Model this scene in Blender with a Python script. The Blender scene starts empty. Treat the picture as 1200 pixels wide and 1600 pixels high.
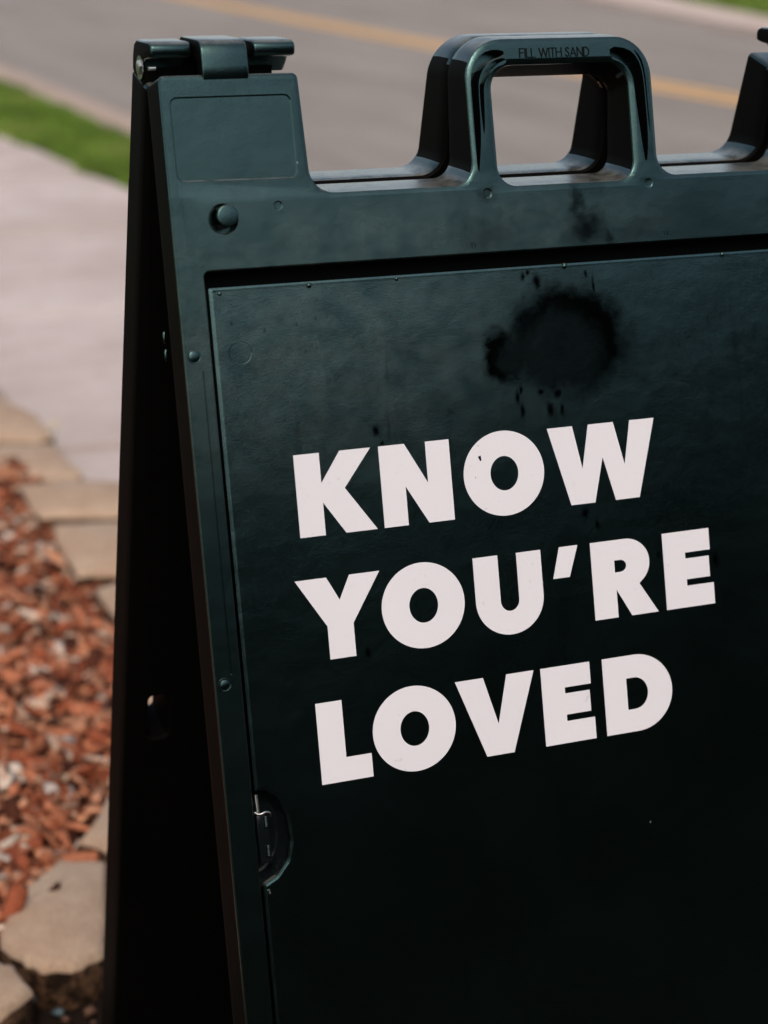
import bpy, bmesh, math, random
import numpy as np
from mathutils import Vector, Matrix
from mathutils.geometry import tessellate_polygon
random.seed(7)
rng = np.random.default_rng(7)
S = bpy.context.scene
COL = S.collection
R = math.radians

# ------------------------------------------------------------------ camera
Rcw = Matrix(((0.92562617, -0.3783783, 0.00678592),
              (-0.10949258, -0.28492981, -0.95227432),
              (0.36225345, 0.88070702, -0.30516811)))
cam_d = bpy.data.cameras.new('camera')
cam = bpy.data.objects.new('camera', cam_d); COL.objects.link(cam); S.camera = cam
right, down, fwd = Rcw[0], Rcw[1], Rcw[2]
cm = Matrix((right, -down, -fwd)).transposed().to_4x4()
cm.translation = Vector((-0.6939, -1.3756, 1.2078))
cam.matrix_world = cm
cam_d.sensor_fit = 'VERTICAL'; cam_d.sensor_height = 36; cam_d.sensor_width = 27
cam_d.lens = 67.5
cam_d.clip_start = 0.05; cam_d.clip_end = 2000
cam_d.dof.use_dof = True; cam_d.dof.focus_distance = 1.46; cam_d.dof.aperture_fstop = 4.6
cam_d.dof.aperture_blades = 9

# ------------------------------------------------------------------ light
SUN_EL, SUN_AZ = 47, 200           # azimuth measured clockwise from +Y
sx, sy, sz = math.sin(R(SUN_AZ))*math.cos(R(SUN_EL)), math.cos(R(SUN_AZ))*math.cos(R(SUN_EL)), math.sin(R(SUN_EL))
W = bpy.data.worlds.new('World'); S.world = W; W.use_nodes = True
wn = W.node_tree.nodes; wl = W.node_tree.links
bg = wn['Background']
sky = wn.new('ShaderNodeTexSky'); sky.sky_type = 'NISHITA'; sky.sun_disc = False
sky.sun_elevation = R(SUN_EL); sky.sun_rotation = R(SUN_AZ)
sky.air_density = 1.0; sky.dust_density = 4.5; sky.ozone_density = 1.0
veil = wn.new('ShaderNodeMix'); veil.data_type = 'RGBA'; veil.blend_type = 'ADD'; veil.inputs[0].default_value = 1.0   # thin even cloud veil over the whole sky
tcw = wn.new('ShaderNodeTexCoord'); spw = wn.new('ShaderNodeSeparateXYZ'); wl.new(tcw.outputs['Generated'], spw.inputs[0])   # haze thickens smoothly towards the horizon, the same all round
def wm(op, a, b, cl=False):
    m = wn.new('ShaderNodeMath'); m.operation = op; m.use_clamp = cl
    for i, x in enumerate((a, b)):
        if isinstance(x, (int, float)): m.inputs[i].default_value = x
        else: wl.new(x, m.inputs[i])
    return m.outputs[0]
hz = wm('ADD', wm('MULTIPLY', wm('POWER', wm('SUBTRACT', 1.0, spw.outputs[2], True), 4.0), 1.7), 0.45)
vs = wn.new('ShaderNodeVectorMath'); vs.operation = 'SCALE'; vs.inputs[0].default_value = (2.15, 2.15, 2.0); wl.new(hz, vs.inputs['Scale']); wl.new(vs.outputs[0], veil.inputs[7])
wl.new(sky.outputs[0], veil.inputs[6]); wl.new(veil.outputs[2], bg.inputs[0]); bg.inputs[1].default_value = 0.15
sl = bpy.data.lights.new('sun', 'SUN'); sl.energy = 1.15; sl.angle = R(10); sl.color = (1.0, 0.86, 0.70)
sun = bpy.data.objects.new('sun', sl); COL.objects.link(sun)
sun.rotation_euler = Vector((sx, sy, sz)).to_track_quat('Z', 'Y').to_euler()
S.view_settings.view_transform = 'Standard'
try: S.view_settings.look = 'None'
except Exception: pass
S.view_settings.exposure = -0.19; S.view_settings.gamma = 1.0
S.view_settings.use_curve_mapping = False

# ------------------------------------------------------------------ helpers
def tag(o, label=None, cat=None, group=None, kind=None):
    if label: o['label'] = label
    if cat: o['category'] = cat
    if group: o['group'] = group
    if kind: o['kind'] = kind
    return o

def empty(name, loc=(0, 0, 0)):
    o = bpy.data.objects.new(name, None); COL.objects.link(o); o.location = loc
    o.empty_display_size = 0.1
    return o

def weighted(o):
    m = o.modifiers.new('weighted_normals', 'WEIGHTED_NORMAL'); m.keep_sharp = True; m.weight = 80; m.mode = 'FACE_AREA'
    return o

def link(name, bm, mat, parent=None, smooth=None, matrix=None):
    me = bpy.data.meshes.new(name)
    bmesh.ops.recalc_face_normals(bm, faces=bm.faces) if smooth != 'raw' else None
    bm.to_mesh(me); bm.free()
    if isinstance(smooth, (int, float)):
        for p in me.polygons: p.use_smooth = True
        me.set_sharp_from_angle(angle=R(smooth))
    me.materials.append(mat)
    o = bpy.data.objects.new(name, me); COL.objects.link(o)
    if parent is not None: o.parent = parent
    if matrix is not None: o.matrix_basis = matrix
    return o

def box(bm, x0, x1, y0, y1, z0, z1, bev=0, seg=2):
    r = bmesh.ops.create_cube(bm, size=1, matrix=Matrix.Translation(((x0+x1)/2, (y0+y1)/2, (z0+z1)/2)) @ Matrix.Diagonal((x1-x0, y1-y0, z1-z0, 1)))
    if bev:
        vs = set(r['verts']); es = [e for e in bm.edges if e.verts[0] in vs and e.verts[1] in vs]
        bmesh.ops.bevel(bm, geom=es, offset=bev, segments=seg, affect='EDGES', profile=0.5)

def tube(bm, pts, rad, n=10, cap=True):
    pts = [Vector(p) for p in pts]; rings = []
    for i, p in enumerate(pts):
        t = (pts[min(i+1, len(pts)-1)] - pts[max(i-1, 0)]).normalized()
        a = t.orthogonal().normalized() if i == 0 else (pa - t*pa.dot(t)).normalized()
        pa = a; b = t.cross(a)
        rr = rad[i] if isinstance(rad, (list, tuple)) else rad
        rings.append([bm.verts.new(p + (a*math.cos(k*2*math.pi/n) + b*math.sin(k*2*math.pi/n))*rr) for k in range(n)])
    for r0, r1 in zip(rings, rings[1:]):
        for k in range(n): bm.faces.new((r0[k], r0[(k+1) % n], r1[(k+1) % n], r1[k]))
    if cap: bm.faces.new(rings[0][::-1]); bm.faces.new(rings[-1])

def prism(bm, pts, z0, z1):
    lo = [bm.verts.new((x, y, z0)) for x, y in pts]; hi = [bm.verts.new((x, y, z1)) for x, y in pts]
    bm.faces.new(hi); bm.faces.new(lo[::-1])
    for i in range(len(pts)):
        j = (i+1) % len(pts); bm.faces.new((lo[i], lo[j], hi[j], hi[i]))
    return hi

def sheet(bm, pts, z):
    bm.faces.new([bm.verts.new((x, y, z)) for x, y in pts])

# ------------------------------------------------------------------ materials
class NT:
    def __init__(s, name):
        s.m = bpy.data.materials.new(name); s.m.use_nodes = True
        s.t = s.m.node_tree; s.p = s.t.nodes['Principled BSDF']
    def n(s, typ, **kw):
        o = s.t.nodes.new(typ)
        for k, v in kw.items(): setattr(o, k, v)
        return o
    def l(s, a, b): s.t.links.new(a, b)
    def val(s, sock, v):
        if isinstance(v, (int, float)): sock.default_value = v
        elif isinstance(v, tuple): sock.default_value = v
        else: s.l(v, sock)
    def math(s, op, a, b=0.0, c=None, clamp=False):
        o = s.n('ShaderNodeMath', operation=op); o.use_clamp = clamp
        s.val(o.inputs[0], a); s.val(o.inputs[1], b)
        if c is not None: s.val(o.inputs[2], c)
        return o.outputs[0]
    def noise(s, scale, detail=3, rough=0.55, vec=None, dist=0.0):
        o = s.n('ShaderNodeTexNoise'); o.inputs['Scale'].default_value = scale
        o.inputs['Detail'].default_value = detail; o.inputs['Roughness'].default_value = rough
        o.inputs['Distortion'].default_value = dist
        if vec is not None: s.l(vec, o.inputs['Vector'])
        return o
    def ramp(s, fac, stops):
        o = s.n('ShaderNodeValToRGB'); cr = o.color_ramp
        while len(cr.elements) < len(stops): cr.elements.new(0.5)
        for e, (p, c) in zip(cr.elements, stops):
            e.position = p; e.color = (*c, 1) if len(c) == 3 else c
        s.l(fac, o.inputs[0]); return o.outputs[0]
    def maprange(s, v, a, b, c=0.0, d=1.0, smooth=True):
        o = s.n('ShaderNodeMapRange'); o.interpolation_type = 'SMOOTHSTEP' if smooth else 'LINEAR'
        s.val(o.inputs['Value'], v)
        for k, x in zip(('From Min', 'From Max', 'To Min', 'To Max'), (a, b, c, d)): o.inputs[k].default_value = x
        return o.outputs['Result']
    def mix(s, f, a, b):
        o = s.n('ShaderNodeMix', data_type='RGBA'); s.val(o.inputs[0], f)
        for i, c in ((6, a), (7, b)):
            if isinstance(c, tuple): o.inputs[i].default_value = (*c, 1) if len(c) == 3 else c
            else: s.l(c, o.inputs[i])
        return o.outputs[2]
    def mapping(s, vec, scale=(1, 1, 1), loc=(0, 0, 0), rot=(0, 0, 0)):
        o = s.n('ShaderNodeMapping'); o.inputs['Scale'].default_value = scale; o.inputs['Location'].default_value = loc
        o.inputs['Rotation'].default_value = rot
        s.l(vec, o.inputs['Vector']); return o.outputs[0]
    def obj(s): return s.n('ShaderNodeTexCoord').outputs['Object']
    def bump(s, h, strength=0.3, dist=0.001, prev=None):
        o = s.n('ShaderNodeBump'); o.inputs['Strength'].default_value = strength; o.inputs['Distance'].default_value = dist
        s.l(h, o.inputs['Height'])
        if prev is not None: s.l(prev, o.inputs['Normal'])
        return o.outputs[0]
    def out(s, base=None, rough=None, spec=None, normal=None, metal=None):
        for k, v in (('Base Color', base), ('Roughness', rough), ('Specular IOR Level', spec), ('Normal', normal), ('Metallic', metal)):
            if v is None: continue
            if isinstance(v, tuple): s.p.inputs[k].default_value = (*v, 1) if len(v) == 3 else v
            elif isinstance(v, (int, float)): s.p.inputs[k].default_value = v
            else: s.l(v, s.p.inputs[k])
        return s.m

def blob(n, u, v, cu, cv, ru, rv, soft=0.15):
    """1 inside an ellipse in panel metres, soft rim"""
    a = n.math('DIVIDE', n.math('SUBTRACT', u, cu), ru); b = n.math('DIVIDE', n.math('SUBTRACT', v, cv), rv)
    d = n.math('SQRT', n.math('ADD', n.math('MULTIPLY', a, a), n.math('MULTIPLY', b, b)))
    return n.maprange(d, 1+soft, 1-soft)

def plastic(name, kind):
    n = NT(name); co = n.obj()
    sep = n.n('ShaderNodeSeparateXYZ'); n.l(co, sep.inputs[0])
    # warped panel coordinates for ragged stains
    wz = n.noise(70, 4, 0.65, co); wc = n.n('ShaderNodeSeparateColor'); n.l(wz.outputs['Color'], wc.inputs[0])
    u = n.math('ADD', sep.outputs[0], n.math('MULTIPLY', n.math('SUBTRACT', wc.outputs[0], 0.5), 0.027))
    v = n.math('ADD', sep.outputs[1], n.math('MULTIPLY', n.math('SUBTRACT', wc.outputs[1], 0.5), 0.026))
    big = n.noise(7, 4, 0.6, co).outputs['Fac']
    streak = n.noise(1, 4, 0.6, n.mapping(co, (90, 6, 20))).outputs['Fac']
    fine = n.noise(1400, 2, 0.6, co).outputs['Fac']
    mid = n.noise(160, 3, 0.6, co).outputs['Fac']
    st = None
    if kind == 'face':
        outer = blob(n, u, v, -0.0095, 0.2105, 0.053, 0.043, 0.26)
        inner = blob(n, u, v, -0.017, 0.2230, 0.036, 0.036, 0.30)
        ring = n.math('MULTIPLY', outer, n.math('SUBTRACT', 1.0, n.math('MULTIPLY', inner, 0.19)), clamp=True)
        b2 = n.math('MULTIPLY', blob(n, u, v, -0.0645, 0.2185, 0.0180, 0.0225, 0.35),
                    n.math('SUBTRACT', 1.0, n.math('MULTIPLY', blob(n, u, v, -0.0585, 0.2190, 0.010, 0.016, 0.5), 0.15)))
        st = n.math('MAXIMUM', ring, b2)
        for cu, cv, ru, rv in [(-.0325,.1640,.0030,.0065),(-.0440,.1590,.0018,.003),(-.0395,.1560,.0015,.002),(-.0560,.2500,.0018,.005),(-.0530,.2610,.002,.006),
                               (-.0290,.2620,.0028,.006),(-.0185,.2630,.0018,.005),(-.0360,.2480,.003,.003),(-.0220,.2500,.004,.004),(-.0530,.2450,.0015,.003),
                               (-.0480,.1910,.0015,.006),(.0100,.1600,.0015,.003),(.0160,.1700,.0012,.008),(-.006,.345,.003,.004),(.0040,.356,.002,.004),
                               (-.1745,.2650,.0025,.0035),(-.171,.275,.0015,.002),(-.2,.395,.0015,.004),(-.196,.43,.002,.004),(.108,.395,.003,.006),(.056,.385,.002,.003)]:
            st = n.math('MAXIMUM', st, blob(n, n.math('ADD', n.math('MULTIPLY', sep.outputs[0], .8), n.math('MULTIPLY', u, .2)), n.math('ADD', n.math('MULTIPLY', sep.outputs[1], .8), n.math('MULTIPLY', v, .2)), cu, cv, ru, rv, 0.8))
    elif kind == 'frame':
        st = n.math('MULTIPLY', blob(n, u, v, 0.012, 0.125, 0.016, 0.011, 0.9), 0.9)
        for cu, cv, ru, rv, a in [(.006,.105,.005,.016,.8),(.030,.132,.006,.006,.8),(-.069,.095,.006,.006,.5),(-.075,.125,.020,.012,.4),(.058,.130,.02,.006,.35),(.020,.093,.022,.006,.35),(0.11,.12,.03,.02,.3)]:
            st = n.math('MAXIMUM', st, n.math('MULTIPLY', blob(n, u, v, cu, cv, ru, rv, 0.95), a))
    # (pale sky sheen painted into the upper left, broken up by noise)
    # small scattered dark specks and vertical runs of dried water
    vo = n.n('ShaderNodeTexVoronoi'); vo.inputs['Scale'].default_value = 1
    n.l(n.mapping(co, (95, 52, 1)), vo.inputs['Vector'])
    specks = n.math('MULTIPLY', n.maprange(vo.outputs['Distance'], 0.13, 0.05), n.maprange(n.noise(9, 2, .5, co).outputs['Fac'], 0.50, 0.62))
    runs = n.math('MULTIPLY', n.maprange(streak, 0.60, 0.72), 0.30 if kind == 'face' else 0.12)
    wear = n.math('MAXIMUM', n.math('MULTIPLY', specks, 0.55 if kind == 'face' else 0.12), runs)
    st = wear if st is None else n.math('MAXIMUM', st, wear)
    dust = n.math('MULTIPLY', n.maprange(big, 0.35, 0.75), 0.5)
    sky_sheen = n.math('MAXIMUM', blob(n, u, v, -.23, .185, .16, .085, .9), blob(n, u, v, -.13, .118, .16, .024, .9)) if kind != 'plain' else None
    base = n.mix(dust, (0.0006, 0.0012, 0.0010), (0.0018, 0.0030, 0.0028))
    base = n.mix(n.math('MULTIPLY', n.maprange(mid, .45, .75), .4), base, (0.0012, 0.0026, 0.0028))
    if sky_sheen is not None:
        sky_sheen = n.math('MULTIPLY', sky_sheen, n.maprange(n.noise(38, 5, .7, co).outputs['Fac'], .25, .70))
        base = n.mix(sky_sheen, base, (0.027, 0.034, 0.031))
    base = n.mix(st, base, (0.0004, 0.0004, 0.0003))
    # tiny pale chips of grit
    v2 = n.n('ShaderNodeTexVoronoi'); v2.inputs['Scale'].default_value = 1; n.l(n.mapping(co, (60, 42, 1), (3.1, 1.7, 0)), v2.inputs['Vector'])
    vcs = n.n('ShaderNodeSeparateColor'); n.l(v2.outputs['Color'], vcs.inputs[0])
    grit = n.math('MULTIPLY', n.maprange(v2.outputs['Distance'], 0.045, 0.03), n.math('GREATER_THAN', vcs.outputs[0], 0.93))
    base = n.mix(n.math('MULTIPLY', grit, .6), base, (0.25, 0.27, 0.26))
    # pale dust and reflected sky light painted onto ledges that face upwards
    geo = n.n('ShaderNodeNewGeometry'); gs = n.n('ShaderNodeSeparateXYZ'); n.l(geo.outputs['Normal'], gs.inputs[0])
    ledge = n.math('MULTIPLY', n.maprange(gs.outputs[2], .62, .95), n.maprange(n.noise(60, 4, .65, co).outputs['Fac'], .20, .62))
    base = n.mix(ledge, base, (0.120, 0.120, 0.108))
    grain = n.maprange(fine, .25, .75, .72, 1.22)
    spec = n.math('MULTIPLY', n.math('MULTIPLY', grain, n.math('SUBTRACT', 1.0, n.math('MULTIPLY', st, 0.985))), 1.0 if kind == 'face' else 0.80)
    rough = n.math('ADD', n.math('ADD', 0.15 if kind == 'face' else 0.19, n.math('MULTIPLY', big, 0.08)), n.math('MULTIPLY', st, 0.04))
    nb = n.bump(fine, 0.38, 0.0003)
    nb = n.bump(n.noise(26, 2, .5, co).outputs['Fac'], 0.4, 0.0015, nb)
    nb = n.bump(mid, 0.20, 0.0004, nb)
    n.p.inputs['IOR'].default_value = 1.6
    n.p.inputs['Specular Tint'].default_value = (0.52, 0.98, 0.98, 1)
    return n.out(base, rough, spec, nb)
SPEC = 1.0

def solid(name, col, rough=0.5, metal=0.0, nscale=300, nstr=0.2, spec=0.5, ndist=.0005):
    n = NT(name); co = n.obj(); nz = n.noise(nscale, 3, .6, co).outputs['Fac']
    base = n.mix(nz, tuple(c*0.82 for c in col), tuple(min(1, c*1.15) for c in col))
    return n.out(base, rough, spec, n.bump(nz, nstr, ndist), metal)

M_frame = plastic('black_plastic_frame', 'frame')
M_face = plastic('black_plastic_sheet', 'face')
M_part = plastic('black_plastic_fittings', 'plain')
def shaded_wall():  # darker copy of the plastic, with shade put into its colour
    n = NT('shade_black_side_wall'); co = n.obj(); a = n.noise(900, 3, .7, co).outputs['Fac']; b = n.noise(12, 4, .6, co).outputs['Fac']
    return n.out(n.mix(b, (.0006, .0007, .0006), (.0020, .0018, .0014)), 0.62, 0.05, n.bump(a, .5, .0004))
M_wall_shade = shaded_wall()
M_shadow = solid('engraved_shadow_plastic', (0.002, 0.003, 0.003), 0.6, spec=0.1)  # near-black standing in for shadow, in the lettering and behind the slot
M_steel = solid('zinc_steel', (0.55, 0.56, 0.55), 0.28, 1.0)
def vinyl():
    n = NT('white_vinyl'); co = n.obj()
    a = n.noise(9, 4, .6, co).outputs['Fac']; b = n.noise(700, 2, .6, co).outputs['Fac']
    base = n.mix(a, (0.69, 0.68, 0.735), (0.76, 0.75, 0.80))
    sp = n.noise(160, 3, .6, co).outputs['Fac']
    base = n.mix(n.math('MULTIPLY', n.maprange(sp, .68, .76), .35), base, (0.45, 0.40, 0.40))
    return n.out(base, 0.5, 0.35, n.bump(b, .3, .0002))
M_vinyl = vinyl()

def concrete(name, c0, c1, scale=3.0, gain=1.0):
    n = NT(name); co = n.obj()
    a = n.noise(scale, 5, .65, co).outputs['Fac']; b = n.noise(scale*40, 3, .7, co).outputs['Fac']
    base = n.mix(n.maprange(a, .3, .7), c0, c1)
    base = n.mix(n.math('MULTIPLY', n.maprange(b, .55, .8), .35), base, tuple(x*0.55 for x in c0))
    return n.out(base, 0.85, 0.25, n.bump(b, .5, .004))
def walk_mat():
    n = NT('sidewalk_concrete'); co = n.obj()
    a = n.noise(1.3, 5, .65, co).outputs['Fac']; m = n.noise(7, 5, .7, co).outputs['Fac']; b = n.noise(90, 4, .75, co).outputs['Fac']
    base = n.mix(n.maprange(a, .35, .65), (0.49, 0.405, 0.375), (0.62, 0.53, 0.50))
    base = n.mix(n.math('MULTIPLY', n.maprange(m, .50, .72), .5), base, (0.40, 0.33, 0.28))
    base = n.mix(n.math('MULTIPLY', n.maprange(b, .52, .72), .45), base, (0.30, 0.26, 0.24))
    return n.out(base, 0.85, 0.2, n.bump(b, .5, .004))
M_walk = walk_mat()
M_kerb = concrete('kerb_concrete', (0.38, 0.28, 0.22), (0.47, 0.36, 0.30), 2.0)
M_apron = concrete('apron_concrete', (0.54, 0.42, 0.36), (0.62, 0.51, 0.45), 1.0)
def asphalt():
    n = NT('worn_asphalt'); co = n.obj()
    a = n.noise(1, 4, .6, n.mapping(co, (1.6, .25, 1))).outputs['Fac']; b = n.noise(220, 3, .7, co).outputs['Fac']
    c = n.noise(2.2, 3, .6, co).outputs['Fac']
    base = n.mix(n.maprange(a, .3, .7), (0.255, 0.222, 0.196), (0.32, 0.283, 0.255))
    base = n.mix(n.math('MULTIPLY', n.maprange(c, .45, .75), .35), base, (0.20, .155, .13))
    base = n.mix(n.math('MULTIPLY', n.maprange(b, .5, .75), .4), base, (0.12, 0.11, 0.105))
    return n.out(base, 0.85, 0.3, n.bump(b, .5, .006))
M_road = asphalt()
def linepaint():
    n = NT('worn_yellow_paint'); co = n.obj()
    a = n.noise(9, 4, .7, co).outputs['Fac']
    base = n.mix(n.maprange(a, .52, .72), (0.80, 0.44, 0.14), (0.50, 0.33, 0.18))
    return n.out(base, 0.7, 0.3)
M_line = linepaint()
def soil(name, c0, c1, sc=14):
    n = NT(name); co = n.obj(); a = n.noise(sc, 5, .7, co).outputs['Fac']
    return n.out(n.mix(a, c0, c1), 0.95, 0.1, n.bump(a, .8, .02))
M_soil = soil('dark_soil', (0.006, 0.004, 0.003), (0.026, 0.015, 0.010))  # kept very dark so the sign reflects little from the ground
M_bed = soil('bark_fines', (0.035, 0.010, 0.006), (0.20, 0.065, 0.035), 30)
M_lawn = soil('lawn_soil', (0.03, 0.055, 0.012), (0.07, 0.13, 0.03), 5)
def attr_mat(name, rough, bscale, bd, spec=.3, trans=0.0):
    n = NT(name); co = n.obj(); at = n.n('ShaderNodeAttribute', attribute_name='tint')
    a = n.noise(bscale, 4, .65, co).outputs['Fac']
    base = n.n('ShaderNodeMix', data_type='RGBA', blend_type='MULTIPLY'); base.inputs[0].default_value = 1
    n.l(at.outputs['Color'], base.inputs[6]); n.l(n.ramp(a, [(.25, (.6, .6, .6)), (.75, (1.2, 1.2, 1.2))]), base.inputs[7])
    return n.out(base.outputs[2], rough, spec, n.bump(a, .6, bd))
M_chip = attr_mat('bark_chips', 0.9, 120, .002, .08)
M_blade = attr_mat('grass_blades', 0.6, 20, .001)
M_leaf = attr_mat('added_hedge_leaves', 0.7, 20, .001, .15)
M_pebble = attr_mat('pebbles', 0.45, 60, .001)
def stone_mat():
    n = NT('tumbled_paver'); co = n.obj(); geo = n.n('ShaderNodeNewGeometry')
    a = n.noise(12, 5, .7, co).outputs['Fac']; b = n.noise(260, 4, .75, co).outputs['Fac']; c = n.noise(45, 4, .7, co).outputs['Fac']
    base = n.mix(n.maprange(a, .3, .7), (0.43, 0.29, 0.20), (0.53, 0.39, 0.28))
    base = n.mix(n.math('MULTIPLY', n.maprange(b, .5, .68), .65), base, (0.20, 0.125, 0.09))
    base = n.mix(n.math('MULTIPLY', n.maprange(b, .40, .30), .5), base, (0.66, 0.55, 0.48))
    base = n.mix(n.math('MULTIPLY', n.maprange(c, .56, .72), .3), base, (0.26, 0.14, 0.09))
    return n.out(base, 0.9, 0.2, n.bump(b, .6, .003, n.bump(c, .5, .006)))
M_stone = stone_mat()
def stone_side():  # sides coloured darker than the tops
    n = NT('dark_paver_side'); co = n.obj()
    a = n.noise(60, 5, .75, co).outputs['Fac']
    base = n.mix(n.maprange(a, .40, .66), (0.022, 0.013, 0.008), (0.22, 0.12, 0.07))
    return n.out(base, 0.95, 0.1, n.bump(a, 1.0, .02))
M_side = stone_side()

# ------------------------------------------------------------------ ground, road, pavements
def xg(y): return 1.45 if y < 6.8 else (1.446-.055*(y-6.8) if y < 9.2 else 1.31)
bm = bmesh.new(); sheet(bm, [(-300, -300), (300, -300), (300, 400), (-300, 400)], -0.15)
tag(link('ground', bm, M_lawn), kind='structure')
bm = bmesh.new(); sheet(bm, [(2.3, -60), (9.2, -60), (9.8, 10), (11.0, 15.1), (14.5, 30), (22, 90), (2.6, 90), (2.42, 12)], -0.10)
tag(link('road', bm, M_road), kind='structure')
# double centre line, two painted stripes
for off in (0.0, 0.235):
    bm = bmesh.new(); xs = [(6.42+off+0.0016*(y-10)**2*(1 if y > 10 else .4), y) for y in range(-40, 80, 3)]
    for (xa, ya), (xb, yb) in zip(xs, xs[1:]):
        bm.faces.new([bm.verts.new(p) for p in ((xa, ya, -.096), (xa+.13, ya, -.096), (xb+.13, yb, -.096), (xb, yb, -.096))])
    bmesh.ops.remove_doubles(bm, verts=bm.verts, dist=1e-4)
    tag(link('centre_line', bm, M_line), kind='structure')
# near kerb and gutter: rolled profile swept along the road
prof = [(1.88, -.14), (1.88, .004), (1.90, .008), (2.00, .004), (2.06, -.015), (2.12, -.06), (2.17, -.088), (2.24, -.094), (2.42, -.092), (2.42, -.14)]
kerb_root = empty('kerb'); tag(kerb_root, kind='structure')
for k in range(-6, 30):
    bm = bmesh.new(); y0, y1 = k*3.0+.006, k*3.0+2.994
    a = [bm.verts.new((x, y0, z)) for x, z in prof]; b = [bm.verts.new((x, y1, z)) for x, z in prof]
    for i in range(len(prof)-1): bm.faces.new((a[i], a[i+1], b[i+1], b[i]))
    bm.faces.new(a); bm.faces.new(b[::-1])
    link('kerb_section', bm, M_kerb, kerb_root, 40)
# far kerb apron and far lawn
bm = bmesh.new(); prism(bm, [(8.6, 4), (9.0, 10.5), (10.12, 15.1), (10.8, 18), (11.4, 20.6), (14.8, 34), (16.6, 34), (12.25, 20.3), (11.78, 18.6), (11.25, 16.7), (9.9, 12), (9.6, 4)], -.14, -.01)
tag(link('driveway_apron', bm, M_apron), kind='structure')
bm = bmesh.new(); prism(bm, [(9.6, 4), (9.9, 12), (11.25, 16.7), (11.78, 18.6), (12.25, 20.3), (16.6, 34), (40, 60), (60, 60), (60, 4)], -.14, 0.0)
tag(link('far_lawn', bm, M_lawn), kind='structure')
# grass verge soil
bm = bmesh.new()
ys = [-6, 0, 6.8, 7.6, 8.4, 9.2, 12, 20, 60]
pts = [(xg(y)+.005, y) for y in ys] + [(1.876, 60), (1.876, -6)]
prism(bm, pts, -.14, -.006); tag(link('verge_soil', bm, M_lawn), kind='structure')
# sidewalk: separate cast slabs with open joints
walk = empty('sidewalk'); tag(walk, kind='structure')
yj = [-.2, 1.3, 2.8, 4.3, 5.8, 7.3, 8.8, 10.3, 11.8, 13.3, 14.8, 16.3, 17.8]
for y0, y1 in zip(yj, yj[1:]):
    bm = bmesh.new()
    x0a = 0.30 if y0 < 2.7 else 0.20
    x0b = 0.30 if y1 < 2.7 else 0.20
    e = .014
    hi = prism(bm, [(x0a, y0+e), (xg(y0)-.006, y0+e), (xg((y0+y1)/2)-.006, (y0+y1)/2), (xg(y1)-.006, y1-e), (x0b, y1-e)], -.12, random.uniform(-.002, .002))
    bmesh.ops.bevel(bm, geom=[ed for ed in bm.edges if ed.verts[0] in hi and ed.verts[1] in hi], offset=.008, segments=2, affect='EDGES')
    link('slab', bm, M_walk, walk, 35)
bm = bmesh.new(); prism(bm, [(.21, -.2), (1.44, -.2), (1.29, 17.8), (.21, 17.8)], -.13, -.022)
link('joint_bed', bm, M_soil, walk)
# near soil under the sign; unseen stretch behind the photographer added to darken reflections
bm = bmesh.new(); g = 40
prism(bm, [(-8, -14), (12, -14), (12, -1.72), (1.445, -1.72), (1.445, -.21), (.296, -.21), (.296, 2.4), (-.1, 2.6), (-3, 3.4), (-8, 3.4)], -.14, -.004)
tag(link('dark_soil_fill', bm, M_soil), kind='structure')
# mulch bed: raised, lumpy
def bed_z(x, y): return 0.018 + 0.010*math.sin(x*7+1.3)*math.cos(y*5.1) + 0.006*math.sin(x*19+y*13)
BED = [(-2.6, 3.3), (-.2, 3.25), (.14, 3.0), (.05, 2.75), (.10, 2.4), (.12, 2.1), (.12, 1.7), (.02, 1.25), (-.12, .95), (-.26, .70), (-.36, .63), (-.62, .52), (-1.0, .47), (-2.6, .47)]
def inside(x, y, P):
    c = False; j = len(P)-1
    for i in range(len(P)):
        if (P[i][1] > y) != (P[j][1] > y) and x < (P[j][0]-P[i][0])*(y-P[i][1])/(P[j][1]-P[i][1])+P[i][0]: c = not c
        j = i
    return c
bm = bmesh.new(); nx, ny = 54, 58; grid = {}
for i in range(nx):
    for j in range(ny):
        x, y = -2.6+i*.05, .45+j*.05
        if inside(x, y, BED): grid[i, j] = bm.verts.new((x, y, bed_z(x, y)))
for (i, j), v in list(grid.items()):
    if all(k in grid for k in ((i+1, j), (i+1, j+1), (i, j+1))): bm.faces.new((v, grid[i+1, j], grid[i+1, j+1], grid[i, j+1]))
tag(link('mulch_bed', bm, M_bed, smooth=60), kind='structure')

def bulk(name, V, F, C, mat):
    """verts (n,3), quads (m,4), per-vertex colour (n,3)"""
    me = bpy.data.meshes.new(name)
    me.vertices.add(len(V)); me.vertices.foreach_set('co', V.astype(np.float32).ravel())
    k = F.shape[1]
    me.loops.add(F.size); me.loops.foreach_set('vertex_index', F.astype(np.int32).ravel())
    me.polygons.add(len(F)); me.polygons.foreach_set('loop_start', np.arange(0, F.size, k, dtype=np.int32))
    me.update(calc_edges=True); me.validate()
    at = me.attributes.new('tint', 'FLOAT_COLOR', 'POINT')
    at.data.foreach_set('color', np.c_[C, np.ones(len(C))].astype(np.float32).ravel())
    me.materials.append(mat)
    o = bpy.data.objects.new(name, me); COL.objects.link(o)
    return o
def rotmats(yaw, pit, rol):
    cy, sy, cp, sp, cr, sr = np.cos(yaw), np.sin(yaw), np.cos(pit), np.sin(pit), np.cos(rol), np.sin(rol)
    return np.stack([np.stack([cy*cp, cy*sp*sr-sy*cr, cy*sp*cr+sy*sr], -1), np.stack([sy*cp, sy*sp*sr+cy*cr, sy*sp*cr-cy*sr], -1), np.stack([-sp, cp*sr, cp*cr], -1)], 1)
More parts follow.
